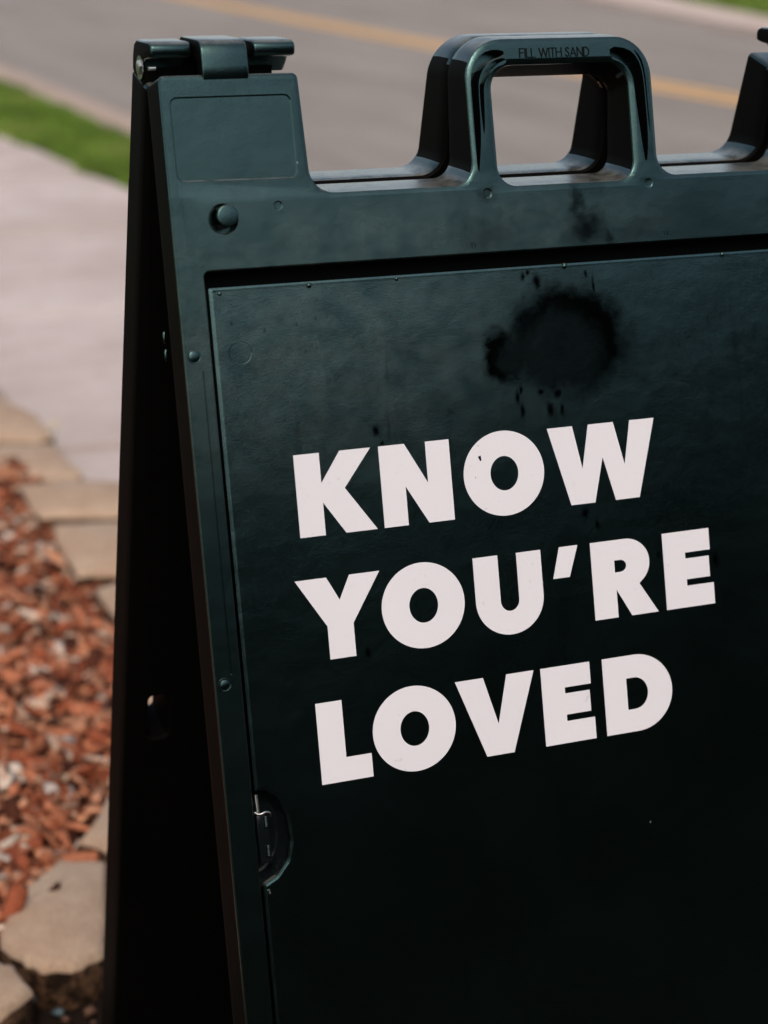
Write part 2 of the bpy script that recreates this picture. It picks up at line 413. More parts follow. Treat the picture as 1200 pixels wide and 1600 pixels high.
def flakes(P, L, Wd, T, yaw, pit, rol, taper=0.5):
    n = len(P)
    s = np.array([[-1,-1,-1],[1,-1,-1],[1,1,-1],[-1,1,-1],[-1,-1,1],[1,-1,1],[1,1,1],[-1,1,1]])*.5
    loc = s[None]*np.stack([L, Wd, T], -1)[:, None, :]
    jit = 1+rng.uniform(-taper, .15, (n, 8, 1)); loc[:, :, 1:2] *= jit
    loc[:, :, 0] += rng.uniform(-.18, .18, (n, 8))*L[:, None]
    V = np.einsum('nij,nkj->nki', rotmats(yaw, pit, rol), loc)+P[:, None, :]
    f = np.array([[0,3,2,1],[4,5,6,7],[0,1,5,4],[1,2,6,5],[2,3,7,6],[3,0,4,7]])
    F = (f[None]+8*np.arange(n)[:, None, None]).reshape(-1, 4)
    return V.reshape(-1, 3), F
# mulch chips
def chips(name, n, xr, yr, poly, zf, smin, smax, mat, palette, probs, keep=None):
    P = []
    while len(P) < n:
        x, y = rng.uniform(*xr), rng.uniform(*yr)
        if inside(x, y, poly): P.append((x, y, zf(x, y)))
    P = np.array(P); L = rng.uniform(smin, smax, n)*rng.uniform(.5, 1, n); Wd = L*rng.uniform(.18, .5, n); T = Wd*rng.uniform(.15, .45, n)+.001
    P[:, 2] += rng.uniform(0, .026, n)
    V, F = flakes(P, L, Wd, T, rng.uniform(0, 6.28, n), rng.normal(0, .38, n), rng.normal(0, .55, n))
    pal = np.array(palette); ix = rng.choice(len(pal), n, p=probs)
    C = pal[ix]*rng.uniform(.7, 1.3, (n, 1)); C = np.repeat(C, 8, 0)
    return tag(bulk(name, V, F, C, mat), kind='stuff')
red = [(.46,.170,.090), (.29,.082,.041), (.56,.27,.16), (.60,.42,.31), (.08,.026,.015), (.60,.50,.42), (.02,.010,.008)]
o = chips('bark_mulch', 44000, (-2.4, .14), (.5, 3.2), BED, bed_z, .016, .068, M_chip, red, [.31, .25, .16, .09, .10, .035, .055])
tag(o, 'reddish brown bark mulch filling the bed left of the sign', 'mulch')
NEAR = [(-2.4, -1.5), (.27, -1.5), (.27, 1.6), (.10, 1.2), (-.05, .85), (-.2, .62), (-.35, .40), (-2.4, .34)]
o = chips('leaf_litter', 9000, (-2.4, .27), (-1.5, 1.6), NEAR, lambda x, y: -.003, .01, .04, M_chip,
          [(.05,.02,.012), (.12,.045,.02), (.02,.015,.012), (.25,.10,.05)], [.4, .25, .2, .15])
tag(o, 'dark bark scraps lying on the soil at the sign foot', 'litter')
# pebbles, bluish, on the soil near the stone
n = 70; P = np.c_[rng.uniform(-.42, -.12, n), rng.uniform(.36, .56, n), rng.uniform(0, .012, n)]
L = rng.uniform(.005, .014, n)
V, F = flakes(P, L, L*rng.uniform(.6, .9, n), L*rng.uniform(.4, .7, n), rng.uniform(0, 6.28, n), rng.normal(0, .4, n), rng.normal(0, .4, n), .3)
C = np.array([(.10,.15,.17), (.22,.28,.30), (.06,.06,.06), (.12,.06,.035)])[rng.choice(4, n, p=[.3,.15,.3,.25])]
o = tag(bulk('pebbles', V, F, np.repeat(C, 8, 0), M_pebble), 'grey blue pebbles on dark soil below the nearest paving stone', 'pebbles', kind='stuff')

def blades(name, n, sampler, h0, h1, wd):
    P = np.array([sampler() for _ in range(n)])
    h = rng.uniform(h0, h1, n); a = rng.uniform(0, 6.28, n); lean = rng.normal(0, .35, (n, 2))*h[:, None]
    dx = np.c_[np.cos(a), np.sin(a), np.zeros(n)]*wd*.5
    tip = P + np.c_[lean, h]; mid = P + np.c_[lean*.35, h*.6]
    V = np.stack([P-dx, P+dx, mid+dx*.8, tip, mid-dx*.8], 1).reshape(-1, 3)
    F = (np.array([[0, 1, 2, 4]])[None]+5*np.arange(n)[:, None, None]).reshape(-1, 4)
    F2 = (np.array([[4, 2, 3, 3]])[None]+5*np.arange(n)[:, None, None]).reshape(-1, 4)
    # tips as separate triangles would break the quad array: widen tip a little instead
    V = V.reshape(n, 5, 3); tl = V[:, 3]-dx*.12; tr = V[:, 3]+dx*.12
    V6 = np.stack([V[:, 0], V[:, 1], V[:, 2], V[:, 4], tl, tr], 1).reshape(-1, 3)
    F = (np.array([[0, 1, 2, 3], [3, 2, 5, 4]])[None]+6*np.arange(n)[:, None, None]).reshape(-1, 4)
    g = np.array([(.14,.25,.022), (.10,.20,.018), (.18,.29,.03), (.20,.23,.05)])[rng.choice(4, n, p=[.4,.3,.2,.1])]*rng.uniform(.6, 1.3, (n, 1))
    lf = np.sin(P[:, 0]*9+P[:, 1]*2.3)+np.sin(P[:, 1]*5.1-P[:, 0]*4)+rng.normal(0, .5, n); g *= (1+.16*lf)[:, None]; g[lf > 1.9] = (.24, .22, .09)
    g = np.clip(g, 0, 1)
    return bulk(name, V6, F, np.repeat(g, 6, 0), M_blade)
def s1():
    y = rng.uniform(-2, 5.5) if rng.random() < .3 else rng.uniform(5.5, 17); e = .025*math.sin(y*4.1)+.015*math.sin(y*11); return (rng.uniform(xg(y)-.02+e, 1.895+e*.6), y, -.006)
tag(blades('verge_grass', 60000, s1, .025, .07, .008), 'bright green grass strip between the sidewalk and the kerb', 'grass', kind='stuff')
def s2():
    while True:
        x, y = rng.uniform(9.9, 17), rng.uniform(11, 27)
        if inside(x, y, [(9.9, 12), (11.2, 16.7), (12.3, 20.3), (14.5, 27), (18, 27), (18, 10)]): return (x, y, 0)
tag(blades('lawn_grass', 40000, s2, .04, .11, .02), 'lawn grass across the road beyond the far kerb', 'grass', kind='stuff')

# ------------------------------------------------------------------ stone border round the mulch bed
border = empty('stone_border', (0, 0, 0))
tag(border, 'border of tan tumbled concrete stones curving round the mulch bed', 'stone edging')
STONES = [
 [(-.02,3.22), (.16,3.12), (.207,2.924), (.2,2.745), (.157,2.715), (-.04,2.79), (-.10,2.95)],
 [(-.045,2.750), (.182,2.676), (.192,2.426), (.176,2.405), (.046,2.452), (-.073,2.530)],
 [(.040,2.382), (.134,2.395), (.250,2.333), (.272,2.095), (.158,2.122), (.039,2.166)],
 [(.034,2.031), (.048,2.112), (.182,2.085), (.240,2.04), (.230,1.783), (.101,1.787), (.027,1.812)],
 [(.035,1.73), (.09,1.752), (.215,1.74), (.172,1.44), (.13,1.415), (.032,1.49)],
 [(.005,1.42), (.05,1.455), (.16,1.38), (.10,1.13), (-.02,1.17)],
 [(-.05,1.14), (.075,1.10), (.0,.90), (-.135,.98)],
 [(-.2150,.8130), (-.1480,.9260), (-.04,.870), (-.088,.720), (-.188,.772)],
 [(-.338,.702), (-.243,.782), (-.189,.757), (-.225,.596), (-.250,.538), (-.278,.522), (-.325,.530), (-.342,.562), (-.358,.604)],
 [(-.372,.575), (-.345,.545), (-.338,.485), (-.385,.440), (-.50,.43), (-.56,.50), (-.52,.585), (-.40,.61)],
 [(-.58,.51), (-.53,.415), (-.76,.37), (-.80,.50), (-.72,.56)],
 [(-.82,.50), (-.785,.365), (-1.02,.35), (-1.06,.49)],
 [(-.12,3.26), (-.05,3.27), (.12,3.20), (.17,3.48), (-.05,3.56)],
 [(-.05,3.60), (.17,3.52), (.17,3.86), (-.05,3.88)],
]
for k, P in enumerate(STONES):
    bm = bmesh.new(); cx = sum(p[0] for p in P)/len(P); cy = sum(p[1] for p in P)/len(P)
    # subdivide the outline a little and make it uneven
    Q = []
    for a, b in zip(P, P[1:]+P[:1]):
        m = 3
        for t in range(m):
            f = t/m; w = 0 if t == 0 else .0022
            Q.append((a[0]*(1-f)+b[0]*f-cx+random.gauss(0, w), a[1]*(1-f)+b[1]*f-cy+random.gauss(0, w)))
    zt = .060 + random.uniform(-.003, .003)
    rings = []
    for ins, z in ((.010, -.02), (.005, .01), (.003, .035), (.004, zt-.012), (.008, zt-.004), (.016, zt)):
        ring = []
        for x, y in Q:
            d = math.hypot(x, y); s = (d-ins-(random.uniform(-.003, .003) if z < zt-.011 else random.uniform(-.0008, .0008)))/d
            ring.append(bm.verts.new((x*s, y*s, z)))
        rings.append(ring)
    for r0, r1 in zip(rings, rings[1:]):
        for i in range(len(Q)):
            j = (i+1) % len(Q); bm.faces.new((r0[i], r0[j], r1[j], r1[i]))
    c = bm.verts.new((0, 0, zt+.001))
    top = [bm.faces.new((rings[-1][i], rings[-1][(i+1) % len(Q)], c)) for i in range(len(Q))]
    bm.faces.ensure_lookup_table()
    o = link('stone', bm, M_stone, border, 50)
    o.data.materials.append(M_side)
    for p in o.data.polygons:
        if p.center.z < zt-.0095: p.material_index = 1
    o.location = (cx, cy, 0)

# dandelion between stone and sidewalk
dd = empty('dandelion', (.196, 2.735, .055)); tag(dd, 'tiny yellow dandelion growing between the border stones', 'flower')
bm = bmesh.new(); tube(bm, [(0, 0, -.03), (.002, .001, 0), (.003, 0, .022)], .0012, 6)
M_stem = solid('stem_green', (.12, .2, .05), .6); link('stem', bm, M_stem, dd, 60)
bm = bmesh.new()
for k in range(26):
    a = k*2.4; r = .010*math.sqrt((k+1)/26); z = .026-.25*r
    p = Vector((.003+math.cos(a)*r, math.sin(a)*r, z)); t = Vector((-math.sin(a), math.cos(a), 0))*.0016; rr = Vector((math.cos(a), math.sin(a), .35))*.005
    bm.faces.new([bm.verts.new(q) for q in (p-t*.4, p+t*.4, p+rr+t, p+rr*1.15, p+rr-t)])
link('bloom', bm, solid('dandelion_yellow', (.75, .55, .06), .6), dd)

# ------------------------------------------------------------------ the A-frame sign
sign = empty('sidewalk_sign', (0, 0, 0))
tag(sign, 'black plastic A-frame sidewalk sign with bold white KNOW YOU\'RE LOVED lettering and moulded top handle', 'sign')
A = R(14); OY, OZ = -0.0356, 1.0867
D = Vector((0, -math.sin(A), -math.cos(A))); N = Vector((0, math.cos(A), -math.sin(A)))
MF = Matrix(((1, D.x, N.x, 0), (0, D.y, N.y, OY), (0, D.z, N.z, OZ), (0, 0, 0, 1)))
MB = Matrix.Rotation(math.pi, 4, 'Z') @ MF
BOT = 1.118

def rounded(pts, seg=6):
    """pts: (u, v, radius) -> loop of 2D points"""
    out = []; n = len(pts)
    for i in range(n):
        p = Vector(pts[i][:2]); r = pts[i][2]
        if r <= 0: out.append(p); continue
        a = (Vector(pts[i-1][:2])-p).normalized(); b = (Vector(pts[(i+1) % n][:2])-p).normalized()
        th = a.angle(b); t = r/math.tan(th/2); c = p+(a+b).normalized()*(r/math.sin(th/2))
        s = p+a*t; e = p+b*t
        va, vb = s-c, e-c; ang = math.atan2(va.x*vb.y-va.y*vb.x, va.dot(vb))
        k = max(2, seg if r > .003 else 3)
        for q in range(k+1):
            x = ang*q/k; out.append(c+Vector((va.x*math.cos(x)-va.y*math.sin(x), va.x*math.sin(x)+va.y*math.cos(x))))
    return out
def area(L): return sum(L[i].x*L[(i+1) % len(L)].y-L[(i+1) % len(L)].x*L[i].y for i in range(len(L)))/2
def offset(L, d):
    """positive d moves the loop towards its own interior"""
    s = 1 if area(L) > 0 else -1; out = []; n = len(L)
    for i in range(n):
        a = (L[i]-L[i-1]); b = (L[(i+1) % n]-L[i])
        if a.length < 1e-9: a = b
        if b.length < 1e-9: b = a
        na = Vector((-a.y, a.x)).normalized(); nb = Vector((-b.y, b.x)).normalized(); m = na+nb
        if m.length < 1e-6: m = na
        m.normalize(); out.append(L[i]+m*(s*d/max(.35, m.dot(na))))
    return out

def depth(v): return max(.004, min(.047, (v+.147)*math.tan(A)-.0008))

def shell(outline, holes, pockets, step=False):
    """solid panel with rolled front rim, through holes and recessed pockets (panel coordinates u, v, w)"""
    bm = bmesh.new(); front = []; back = []
    def ring(L, w, shift=None):
        r = []
        for p in L:
            dv = shift(p, w) if shift else 0
            r.append(bm.verts.new((p.x, p.y+dv, w if not callable(w) else w)))
        return r
    def bridge(a, b):
        n = len(a)
        for i in range(n):
            j = (i+1) % n
            try: bm.faces.new((a[i], a[j], b[j], b[i]))
            except ValueError: pass
    def wall(L, sgn, drift, bev):
        thin = offset(L, sgn*.0014); L0 = [a if abs(q.x) < .312 else b for q, a, b in zip(L, offset(L, sgn*bev), thin)]
        L1, L2 = offset(L, sgn*.0011), offset(L, sgn*.0003)
        rs = [[bm.verts.new((p.x, p.y, 0)) for p in L0],
              [bm.verts.new((p.x, p.y, bev*.18)) for p in L1],
              [bm.verts.new((p.x, p.y, bev*.18+.0007)) for p in L2],
              [bm.verts.new((p.x, p.y, bev*.18+.0020)) for p in L]]
        for fr in (.35, .7, .88, .96, 1.0):
            r = []
            ins = {.35: 0, .7: 0, .88: .0004, .96: .0016, 1.0: .004}[fr]
            Li = offset(L, sgn*ins)
            for p, q in zip(L, Li):
                dp = depth(p.y); w = max(.003, dp*fr); r.append(bm.verts.new((q.x, q.y+drift(p)*w, w)))
            rs.append(r)
        for a, b in zip(rs, rs[1:]): bridge(a, b)
        return rs[0], rs[-1]
    def d_out(p):
        if abs(p.x) > .205 and p.y < .05: return 0.02
        return -.249 if p.y < .12 else 0
    def d_hole(p):
        t = min(1, max(0, (p.y-.005)/.05)); return .14*(1-t) + (-.249)*t if p.y < .12 else 0
    f, b = wall(outline, 1, d_out, .0036); front.append(f); back.append(b)
    for H, bev, thr in holes:
        f, b = wall(H, -1, d_hole, bev); front.append(f); back.append(b)
    floors = []
    for P, dp, bev in pockets:
        a = [bm.verts.new((p.x, p.y, 0)) for p in offset(P, -bev*.5)]
        m = [bm.verts.new((p.x, p.y, min(dp*.5, .0008))) for p in P]
        c = [bm.verts.new((p.x, p.y, dp)) for p in offset(P, bev*.5)]
        bridge(a, m); bridge(m, c); front.append(a); floors.append(c)
    def cap(loops):
        flat = [v for L in loops for v in L]
        tri = tessellate_polygon([[Vector((v.co.x, v.co.y, 0)) for v in L] for L in loops])
        for t in tri:
            try: bm.faces.new([flat[i] for i in t])
            except ValueError: pass
    cap(front); cap(back)
    for c in floors: cap([c])
    bmesh.ops.recalc_face_normals(bm, faces=bm.faces)
    if step:
        for vv in (.0848, .0872):
            bmesh.ops.bisect_plane(bm, geom=bm.verts[:]+bm.edges[:]+bm.faces[:], plane_co=(0, vv, 0), plane_no=(0, 1, 0), dist=1e-5)
        for v in bm.verts:
            if abs(v.co.x) > .2 and v.co.z < .0045 and v.co.y < .0871: v.co.z += .0012*(1 if v.co.y < .0852 else .1)
    return bm

def shade_sides(o):
    """side and underside walls get the shaded near-black copy of the plastic"""
    o.data.materials.append(M_wall_shade)
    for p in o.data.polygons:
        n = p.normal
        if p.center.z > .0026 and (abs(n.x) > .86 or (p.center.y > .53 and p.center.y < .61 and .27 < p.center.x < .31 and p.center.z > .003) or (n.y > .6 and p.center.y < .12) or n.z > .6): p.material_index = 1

outl = rounded([(-.3175, BOT, .006), (-.3175, 0, .0050), (-.2125, 0, .0050), (-.2092, .0875, .0185), (-.0795, .0875, .0165), (-.0795, -.0205, .031),
                (.0795, -.0205, .031), (.0795, .0875, .0165), (.2092, .0875, .0185), (.2125, 0, .0050), (.3175, 0, .0050), (.3175, BOT, .006),
                (.235, BOT, .004), (.215, 1.075, .01), (-.215, 1.075, .01), (-.235, BOT, .004)], 10)
handle_hole = rounded([(-.0590, -.0005, .0185), (.0590, -.0005, .0185), (.0585, .0898, .0150), (-.0585, .0898, .0150)], 9)
bay = rounded([(-.2968, .1395, .004), (.2968, .1395, .004), (.2968, 1.055, .004), (-.2968, 1.055, .004)], 4)
def groove(wide, s):
    """curved tapering groove down one leg of the handle; wide=True is the outer one on the left leg"""
    if wide: P = [(-.0475,-.0118),(-.0600,-.0118),(-.0690,-.0060),(-.0742,.0030),(-.0763,.0140),(-.0765,.0400),(-.0762,.0640),(-.0752,.0800),
                  (-.0735,.0700),(-.0715,.0560),(-.0706,.0400),(-.0702,.0160),(-.0690,.0085),(-.0640,.0000),(-.0570,-.0050),(-.0465,-.0075)]
    else: P = [(-.0460,-.0062),(-.0560,-.0040),(-.0625,.0010),(-.0675,.0085),(-.0690,.0160),(-.0692,.0330),(-.0682,.0530),(-.0668,.0400),(-.0660,.0240),(-.0655,.0140),(-.0610,.0070),(-.0545,.0008),(-.0450,-.0020)]
    L = [Vector((x, y)) for x, y in P]
    if s > 0: L = [Vector((-p.x, p.y)) for p in L][::-1]
    # smooth by one Chaikin pass
    o = []
    for a, b in zip(L, L[1:]+L[:1]): o += [a*.75+b*.25, a*.25+b*.75]
    return o
def groove_r(wide):
    if wide: P = [(.0445,-.0125),(.0600,-.0105),(.0680,-.0030),(.0712,.0080),(.0718,.0200),(.0722,.0400),(.0720,.0620),(.0690,.0800),(.0672,.0640),(.0650,.0400),(.0632,.0150),(.0590,.0060),(.0540,-.0005),(.0440,-.0035)]
    else: P = [(.0640,-.0110),(.0705,-.0045),(.0735,.0060),(.0740,.0200),(.0745,.0450),(.0747,.0560),(.0736,.0450),(.0731,.0200),(.0724,.0070),(.0694,-.0030)]
    L = [Vector((x, y)) for x, y in P]; o = []
    for a, b in zip(L, L[1:]+L[:1]): o += [a*.75+b*.25, a*.25+b*.75]
    return o
emboss = [rounded([(s*.265-.0452, .0158, .005), (s*.265+.0452, .0158, .005), (s*.265+.0455, .0755, .005), (s*.265-.0448, .0745, .005)], 5) for s in (-1, 1)]
def disc(u, v, r, n=20): return [Vector((u+r*math.cos(k*2*math.pi/n), v+r*math.sin(k*2*math.pi/n))) for k in range(n)]
rail_l = [Vector((-.3050, .21)), Vector((-.3042, .21)), Vector((-.3042, .43)), Vector((-.3050, .43))]
pk = [(groove(True, -1), .0130, .0006), (groove(False, -1), .0090, .0004), (groove_r(True), .0130, .0006), (groove_r(False), .0060, .0003)]
pk += [(e, .0009, .0011) for e in emboss]
pk += [(disc(-.2790, .1028, .0108, 28), .0130, .0010), (disc(.2790, .1028, .0108, 28), .0130, .0010), (disc(-.2367, .0952, .0030), .0007, .0010), (disc(-.0693, .0947, .0034), .0008, .0012), (disc(.0695, .0935, .0036), .0006, .0010)]
pk += [(rail_l, .0006, .0004)]
pk += [([Vector((u-.0004, .1318)), Vector((u+.0004, .1318)), Vector((u+.0004, .1348)), Vector((u-.0004, .1348))], .0006, .0003) for u in (-.0860, -.0832, .0803, .0830)]
bm = shell(outl, [(handle_hole, .0044, True), (bay, .0012, True)], pk, step=True)
front = weighted(link('front_panel', bm, M_frame, sign, 32, MF)); shade_sides(front)
grip = rounded([(.2798, .5480, .004), (.2954, .5480, .004), (.2954, .5905, .004), (.2798, .5905, .004)], 4)
bm = shell(outl, [(handle_hole, .0044, True), (grip, .0008, True)], [(e, .0007, .0012) for e in emboss], step=True)
back = weighted(link('back_panel', bm, M_frame, sign, 32, MB)); shade_sides(back)

# hinge pieces: profile in (y, z), extruded along u, bevelled
def hinge(parent_m, prof, u0, u1, bev, name, parent):
    bm = bmesh.new()
    a = [bm.verts.new((u0, y, z)) for y, z in prof]; b = [bm.verts.new((u1, y, z)) for y, z in prof]
    n = len(prof)
    for i in range(n): bm.faces.new((a[i], a[(i+1) % n], b[(i+1) % n], b[i]))
    bm.faces.new(a[::-1]); bm.faces.new(b); bmesh.ops.recalc_face_normals(bm, faces=bm.faces)
    es = [e for e in bm.edges if len(e.link_faces) == 2 and e.calc_face_angle(0) > R(70)]
    bmesh.ops.bevel(bm, geom=es, offset=bev, segments=3, affect='EDGES', profile=.5, clamp_overlap=True)
    bm.transform(parent_m)
    o = link(name, bm, M_part, parent, 40); o.data.materials.append(M_wall_shade)
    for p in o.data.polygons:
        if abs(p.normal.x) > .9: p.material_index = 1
    return o
I4 = Matrix.Identity(4); RZ = Matrix.Rotation(math.pi, 4, 'Z')
tabp = [(-.0340,1.0780), (-.0361,1.0855), (-.0345,1.0925), (-.0330,1.0990), (-.0318,1.1030), (-.0300,1.1062), (-.0270,1.1086), (-.0230,1.1096), (-.0120,1.1098), (.0180,1.1096), (.0215,1.1075), (.0220,1.1000), (.0100,1.0985), (-.0100,1.0975), (-.0200,1.0940), (-.0270,1.0760)]
knp = [(-.0160,1.0970), (-.0165,1.1035), (-.0150,1.1062), (-.0110,1.1078), (.0220,1.1078), (.0290,1.1045), (.0330,1.0960), (.0345,1.0840), (.0100,1.0840), (.0040,1.0900), (.0000,1.0948), (-.0080,1.0955)]
for m, par in ((I4, front), (RZ, back)):
    inv = (MF if par is front else MB).inverted()
    hinge(inv @ m, tabp, -.2845, -.2500, .0011, 'hinge_tab', par)
    inv2 = inv @ m @ RZ
    hinge(inv2, knp, -.3172, -.2862, .0022, 'hinge_knuckle', par)
    hinge(inv2, knp, -.2400, -.2075, .0022, 'hinge_knuckle', par)
for m, par in ((I4, front), (RZ, back)):
    q = (MF if par is front else MB).inverted() @ m @ RZ
    bm = bmesh.new(); box(bm, -.3168, -.2180, .0055, .0330, 1.0700, 1.0975, .0015, 2); bm.transform(q); link('hinge_body', bm, M_wall_shade, par, 40)  # fills the gap under the knuckles, in the painted shade black
# neck of the right-hand knuckle of the back panel (left block) and bolts through the hinge
for s in (-1, 1):
    M = I4 if s < 0 else RZ
    bm = bmesh.new(); tube(bm, [(-.3176, 0, 0), (-.3182, 0, 0)], .0086, 28); 
    bm.transform(M @ Matrix.Translation((0, .0105, 1.0885))); w = link('washer', bm, M_steel, sign, 40)
    bm = bmesh.new(); tube(bm, [(-.3182, 0, 0), (-.3194, 0, 0), (-.3197, 0, 0)], [.0058, .0056, .0046], 6)
    bm.transform(M @ Matrix.Translation((0, .0105, 1.0885))); link('bolt_head', bm, M_steel, sign, 20)
bm = bmesh.new(); tube(bm, [(-.3172, -.010, 1.0895), (-.3120, -.010, 1.0895)], .0016, 10); link('hinge_pin', bm, M_steel, sign, 40)

def cyl_part(name, u, v, r, w0, w1, par, mat=None, dome=.0006, n=24):
    bm = bmesh.new()
    tube(bm, [(u, v, w0), (u, v, w1+dome), (u, v, w1+dome*.35), (u, v, w1)], [r, r, r*.96, r*.86], n)
    return link(name, bm, mat or M_part, par, 40)
for par in (front, back):
    for s in (-1, 1):
        cyl_part('stacking_peg', s*.2772, .1012, .0080, .0125, -.0062, par)
        for v in (.1990, .4369, .70, .95):
            cyl_part('rivet', s*.3102, v, .0042 if v < .3 else .0036, .002, -.0014 if par is front else -.0022, par, n=18)
            bm = bmesh.new()
            pts = [(s*.3102+.0046*math.cos(a), v+.0046*math.sin(a), -.0002) for a in [k*2*math.pi/20 for k in range(21)]]
            tube(bm, pts, .0005, 6, cap=False); link('rivet_rim', bm, M_part, par, 60)
# notch fitting on the outer side between the panels
for v in (.183, .196):
    bm = bmesh.new(); tube(bm, [(-.3176, v-.004, .0463), (-.3184, v-.002, .0455), (-.3184, v+.002, .0455), (-.3176, v+.004, .0463)], .0011, 8)
    link('side_clip', bm, M_part, front, 60)

# sign sheet in the bay
face_o = rounded([(-.2938, .1512, .0012), (.2938, .1512, .0012), (.2938, .5, 0), (.2938, 1.05, .001), (-.2938, 1.05, .001), (-.2938, .5903, 0),
                  (-.2925, .5890, 0), (-.2830, .5845, .004), (-.2735, .5740, .008), (-.2700, .5600, .01), (-.2715, .5400, .01), (-.2770, .5260, .008), (-.2860, .5195, .004), (-.2938, .5190, 0)], 6)
bm = bmesh.new()
rings = []
for ins, w in ((.0030, .0033), (.0022, .0034), (.0016, .0037), (0, .0040), (0, .0085)):
    L = offset(face_o, ins) if ins else face_o
    rings.append([bm.verts.new((p.x, p.y, w)) for p in L])
for a, b in zip(rings, rings[1:]):
    for i in range(len(a)): bm.faces.new((a[i], a[(i+1) % len(a)], b[(i+1) % len(a)], b[i]))
for rr in (rings[0], rings[-1]):
    for t in tessellate_polygon([[Vector((v.co.x, v.co.y, 0)) for v in rr]]):
        try: bm.faces.new([rr[i] for i in t])
        except ValueError: pass
face = weighted(link('sign_face', bm, M_face, sign, 25, MF))
# back wall of the bay, coloured as the shadow in the slot
bm = bmesh.new(); box(bm, -.3, .3, .135, 1.06, .034, .040); link('bay_back', bm, M_shadow, front)
# mould pips and embossed ring on the sheet
for u, v, r in ((-.2175, .1540, .0022), (-.1481, .1538, .0016), (-.0076, .1530, .0024), (.1337, .1527, .0020), (-.2860, .1555, .0016)):
    bm = bmesh.new(); bmesh.ops.create_uvsphere(bm, u_segments=14, v_segments=8, radius=r, matrix=Matrix.Translation((u, v, .0033)) @ Matrix.Diagonal((1, 1, .8, 1)))
    link('mould_pip', bm, M_part, face, 60)
bm = bmesh.new(); tube(bm, [(-.2743+.0086*math.cos(a), .1989+.0086*math.sin(a), .0034) for a in [k*2*math.pi/40 for k in range(41)]], .0004, 6, cap=False)
link('mould_ring', bm, M_part, face, 60)

# side latch in the D-shaped finger recess
bm = bmesh.new()
Dp = rounded([(-.2985, .5175, .002), (-.2800, .5175, .008), (-.2680, .5400, .014), (-.2680, .5680, .014), (-.2840, .5900, .008), (-.2985, .5915, .002)], 6)
r0 = [bm.verts.new((p.x, p.y, .0060)) for p in Dp]; r1 = [bm.verts.new((p.x, p.y, .014)) for p in offset(Dp, .001)]; r2 = [bm.verts.new((p.x, p.y, .020)) for p in offset(Dp, .006)]
for a, b in ((r0, r1), (r1, r2)):
    for i in range(len(a)): bm.faces.new((a[i], a[(i+1) % len(a)], b[(i+1) % len(a)], b[i]))
bm.faces.new(r2)
M_gloss = solid('glossy_black_plastic', (0.004, 0.006, 0.007), 0.14, nscale=60, nstr=.15)
link('finger_recess', bm, M_gloss, front, 50)
latch = bpy.data.objects.new('latch', None)
bm = bmesh.new(); box(bm, -.2942, -.2850, .5360, .5740, .0040, .0075, .0010, 2); latch = link('latch', bm, M_gloss, front, 40)
latch['label'] = 'steel wire latch in D-shaped recess'
bm = bmesh.new(); tube(bm, [(-.2958, .5345, .0030), (-.2935, .5362, .0022), (-.2910, .5362, .0016), (-.2885, .5352, .0014), (-.2862, .5355, .0018), (-.2842, .5368, .0028), (-.2832, .5395, .0045)], .0010, 10)
link('wire', bm, M_steel, latch, 60)
bm = bmesh.new(); tube(bm, [(-.2938, .5215, .0026), (-.2934, .5345, .0020)], .0013, 12); link('pin', bm, M_steel, latch, 60)
bm = bmesh.new(); tube(bm, [(-.2905, .5935, .0030), (-.2897, .5965, .0030)], .0009, 8); link('pin', bm, M_steel, latch, 60)
for vc in (.5430, .5650):
    bm = bmesh.new()
    for k in range(7):
        tube(bm, [(-.2878+.0012*math.cos(a), vc-.0036+k*.0012+.0006*math.sin(a), .0036+.0016*math.sin(a)) for a in [q*2*math.pi/10 for q in range(11)]], .00045, 6, cap=False)
    link('spring', bm, M_part, latch, 60)

# ------------------------------------------------------------------ vinyl letters
T1, T2, T3, H = .2767, .3692, .4617, .0612
def arc(cu, cv, ru, rv, a0, a1, n): return [(cu+ru*math.cos(R(a0+(a1-a0)*k/n)), cv+rv*math.sin(R(a0+(a1-a0)*k/n))) for k in range(n+1)]
def letter(outer, inners=()):
    W0, W1 = .00305, .00345
    bm = bmesh.new()
    loops = [[Vector(p) for p in outer]] + [[Vector(p) for p in i] for i in inners]
    tops = [[bm.verts.new((p.x, p.y, W0)) for p in L] for L in loops]; bots = [[bm.verts.new((p.x, p.y, W1)) for p in L] for L in loops]
    flat = [v for L in tops for v in L]
    for t in tessellate_polygon([[Vector((p.x, p.y, 0)) for p in L] for L in loops]):
        try: bm.faces.new([flat[i] for i in t])
        except ValueError: pass
    for a, b in zip(tops, bots):
        for i in range(len(a)): bm.faces.new((a[i], a[(i+1) % len(a)], b[(i+1) % len(a)], b[i]))
    return link('letter', bm, M_vinyl, face)
def O(cu, cv, extra=()):
    letter(arc(cu, cv, .0340, .0326, 0, 360, 71)[:-1], [arc(cu+.0002, cv, .0118, .0132, 0, 360, 47)[:-1]]+list(extra))
m = .001
b1, b2, b3 = T1+H, T2+H, T3+H
letter([(-.2414,T1),(-.2214,T1),(-.2214,.2993),(-.2052,T1),(-.1806,T1),(-.2034,.3046),(-.1800,b1),(-.2050,b1),(-.2214,.3136),(-.2214,b1),(-.2414,b1)])
letter([(-.1743,T1),(-.1534,T1),(-.1363,.3078),(-.1363,T1),(-.1168,T1),(-.1168,b1),(-.1378,b1),(-.1548,.3087),(-.1548,b1),(-.1743,b1)])
O(-.0727, .3071, [[(-.0938,.2925),(-.0912,.2915),(-.0908,.2955),(-.0920,.2960)], [(-.0932,.2838),(-.0924,.2838),(-.0925,.2850)], [(-.0975,.3082),(-.0966,.3072),(-.0968,.3086)]])
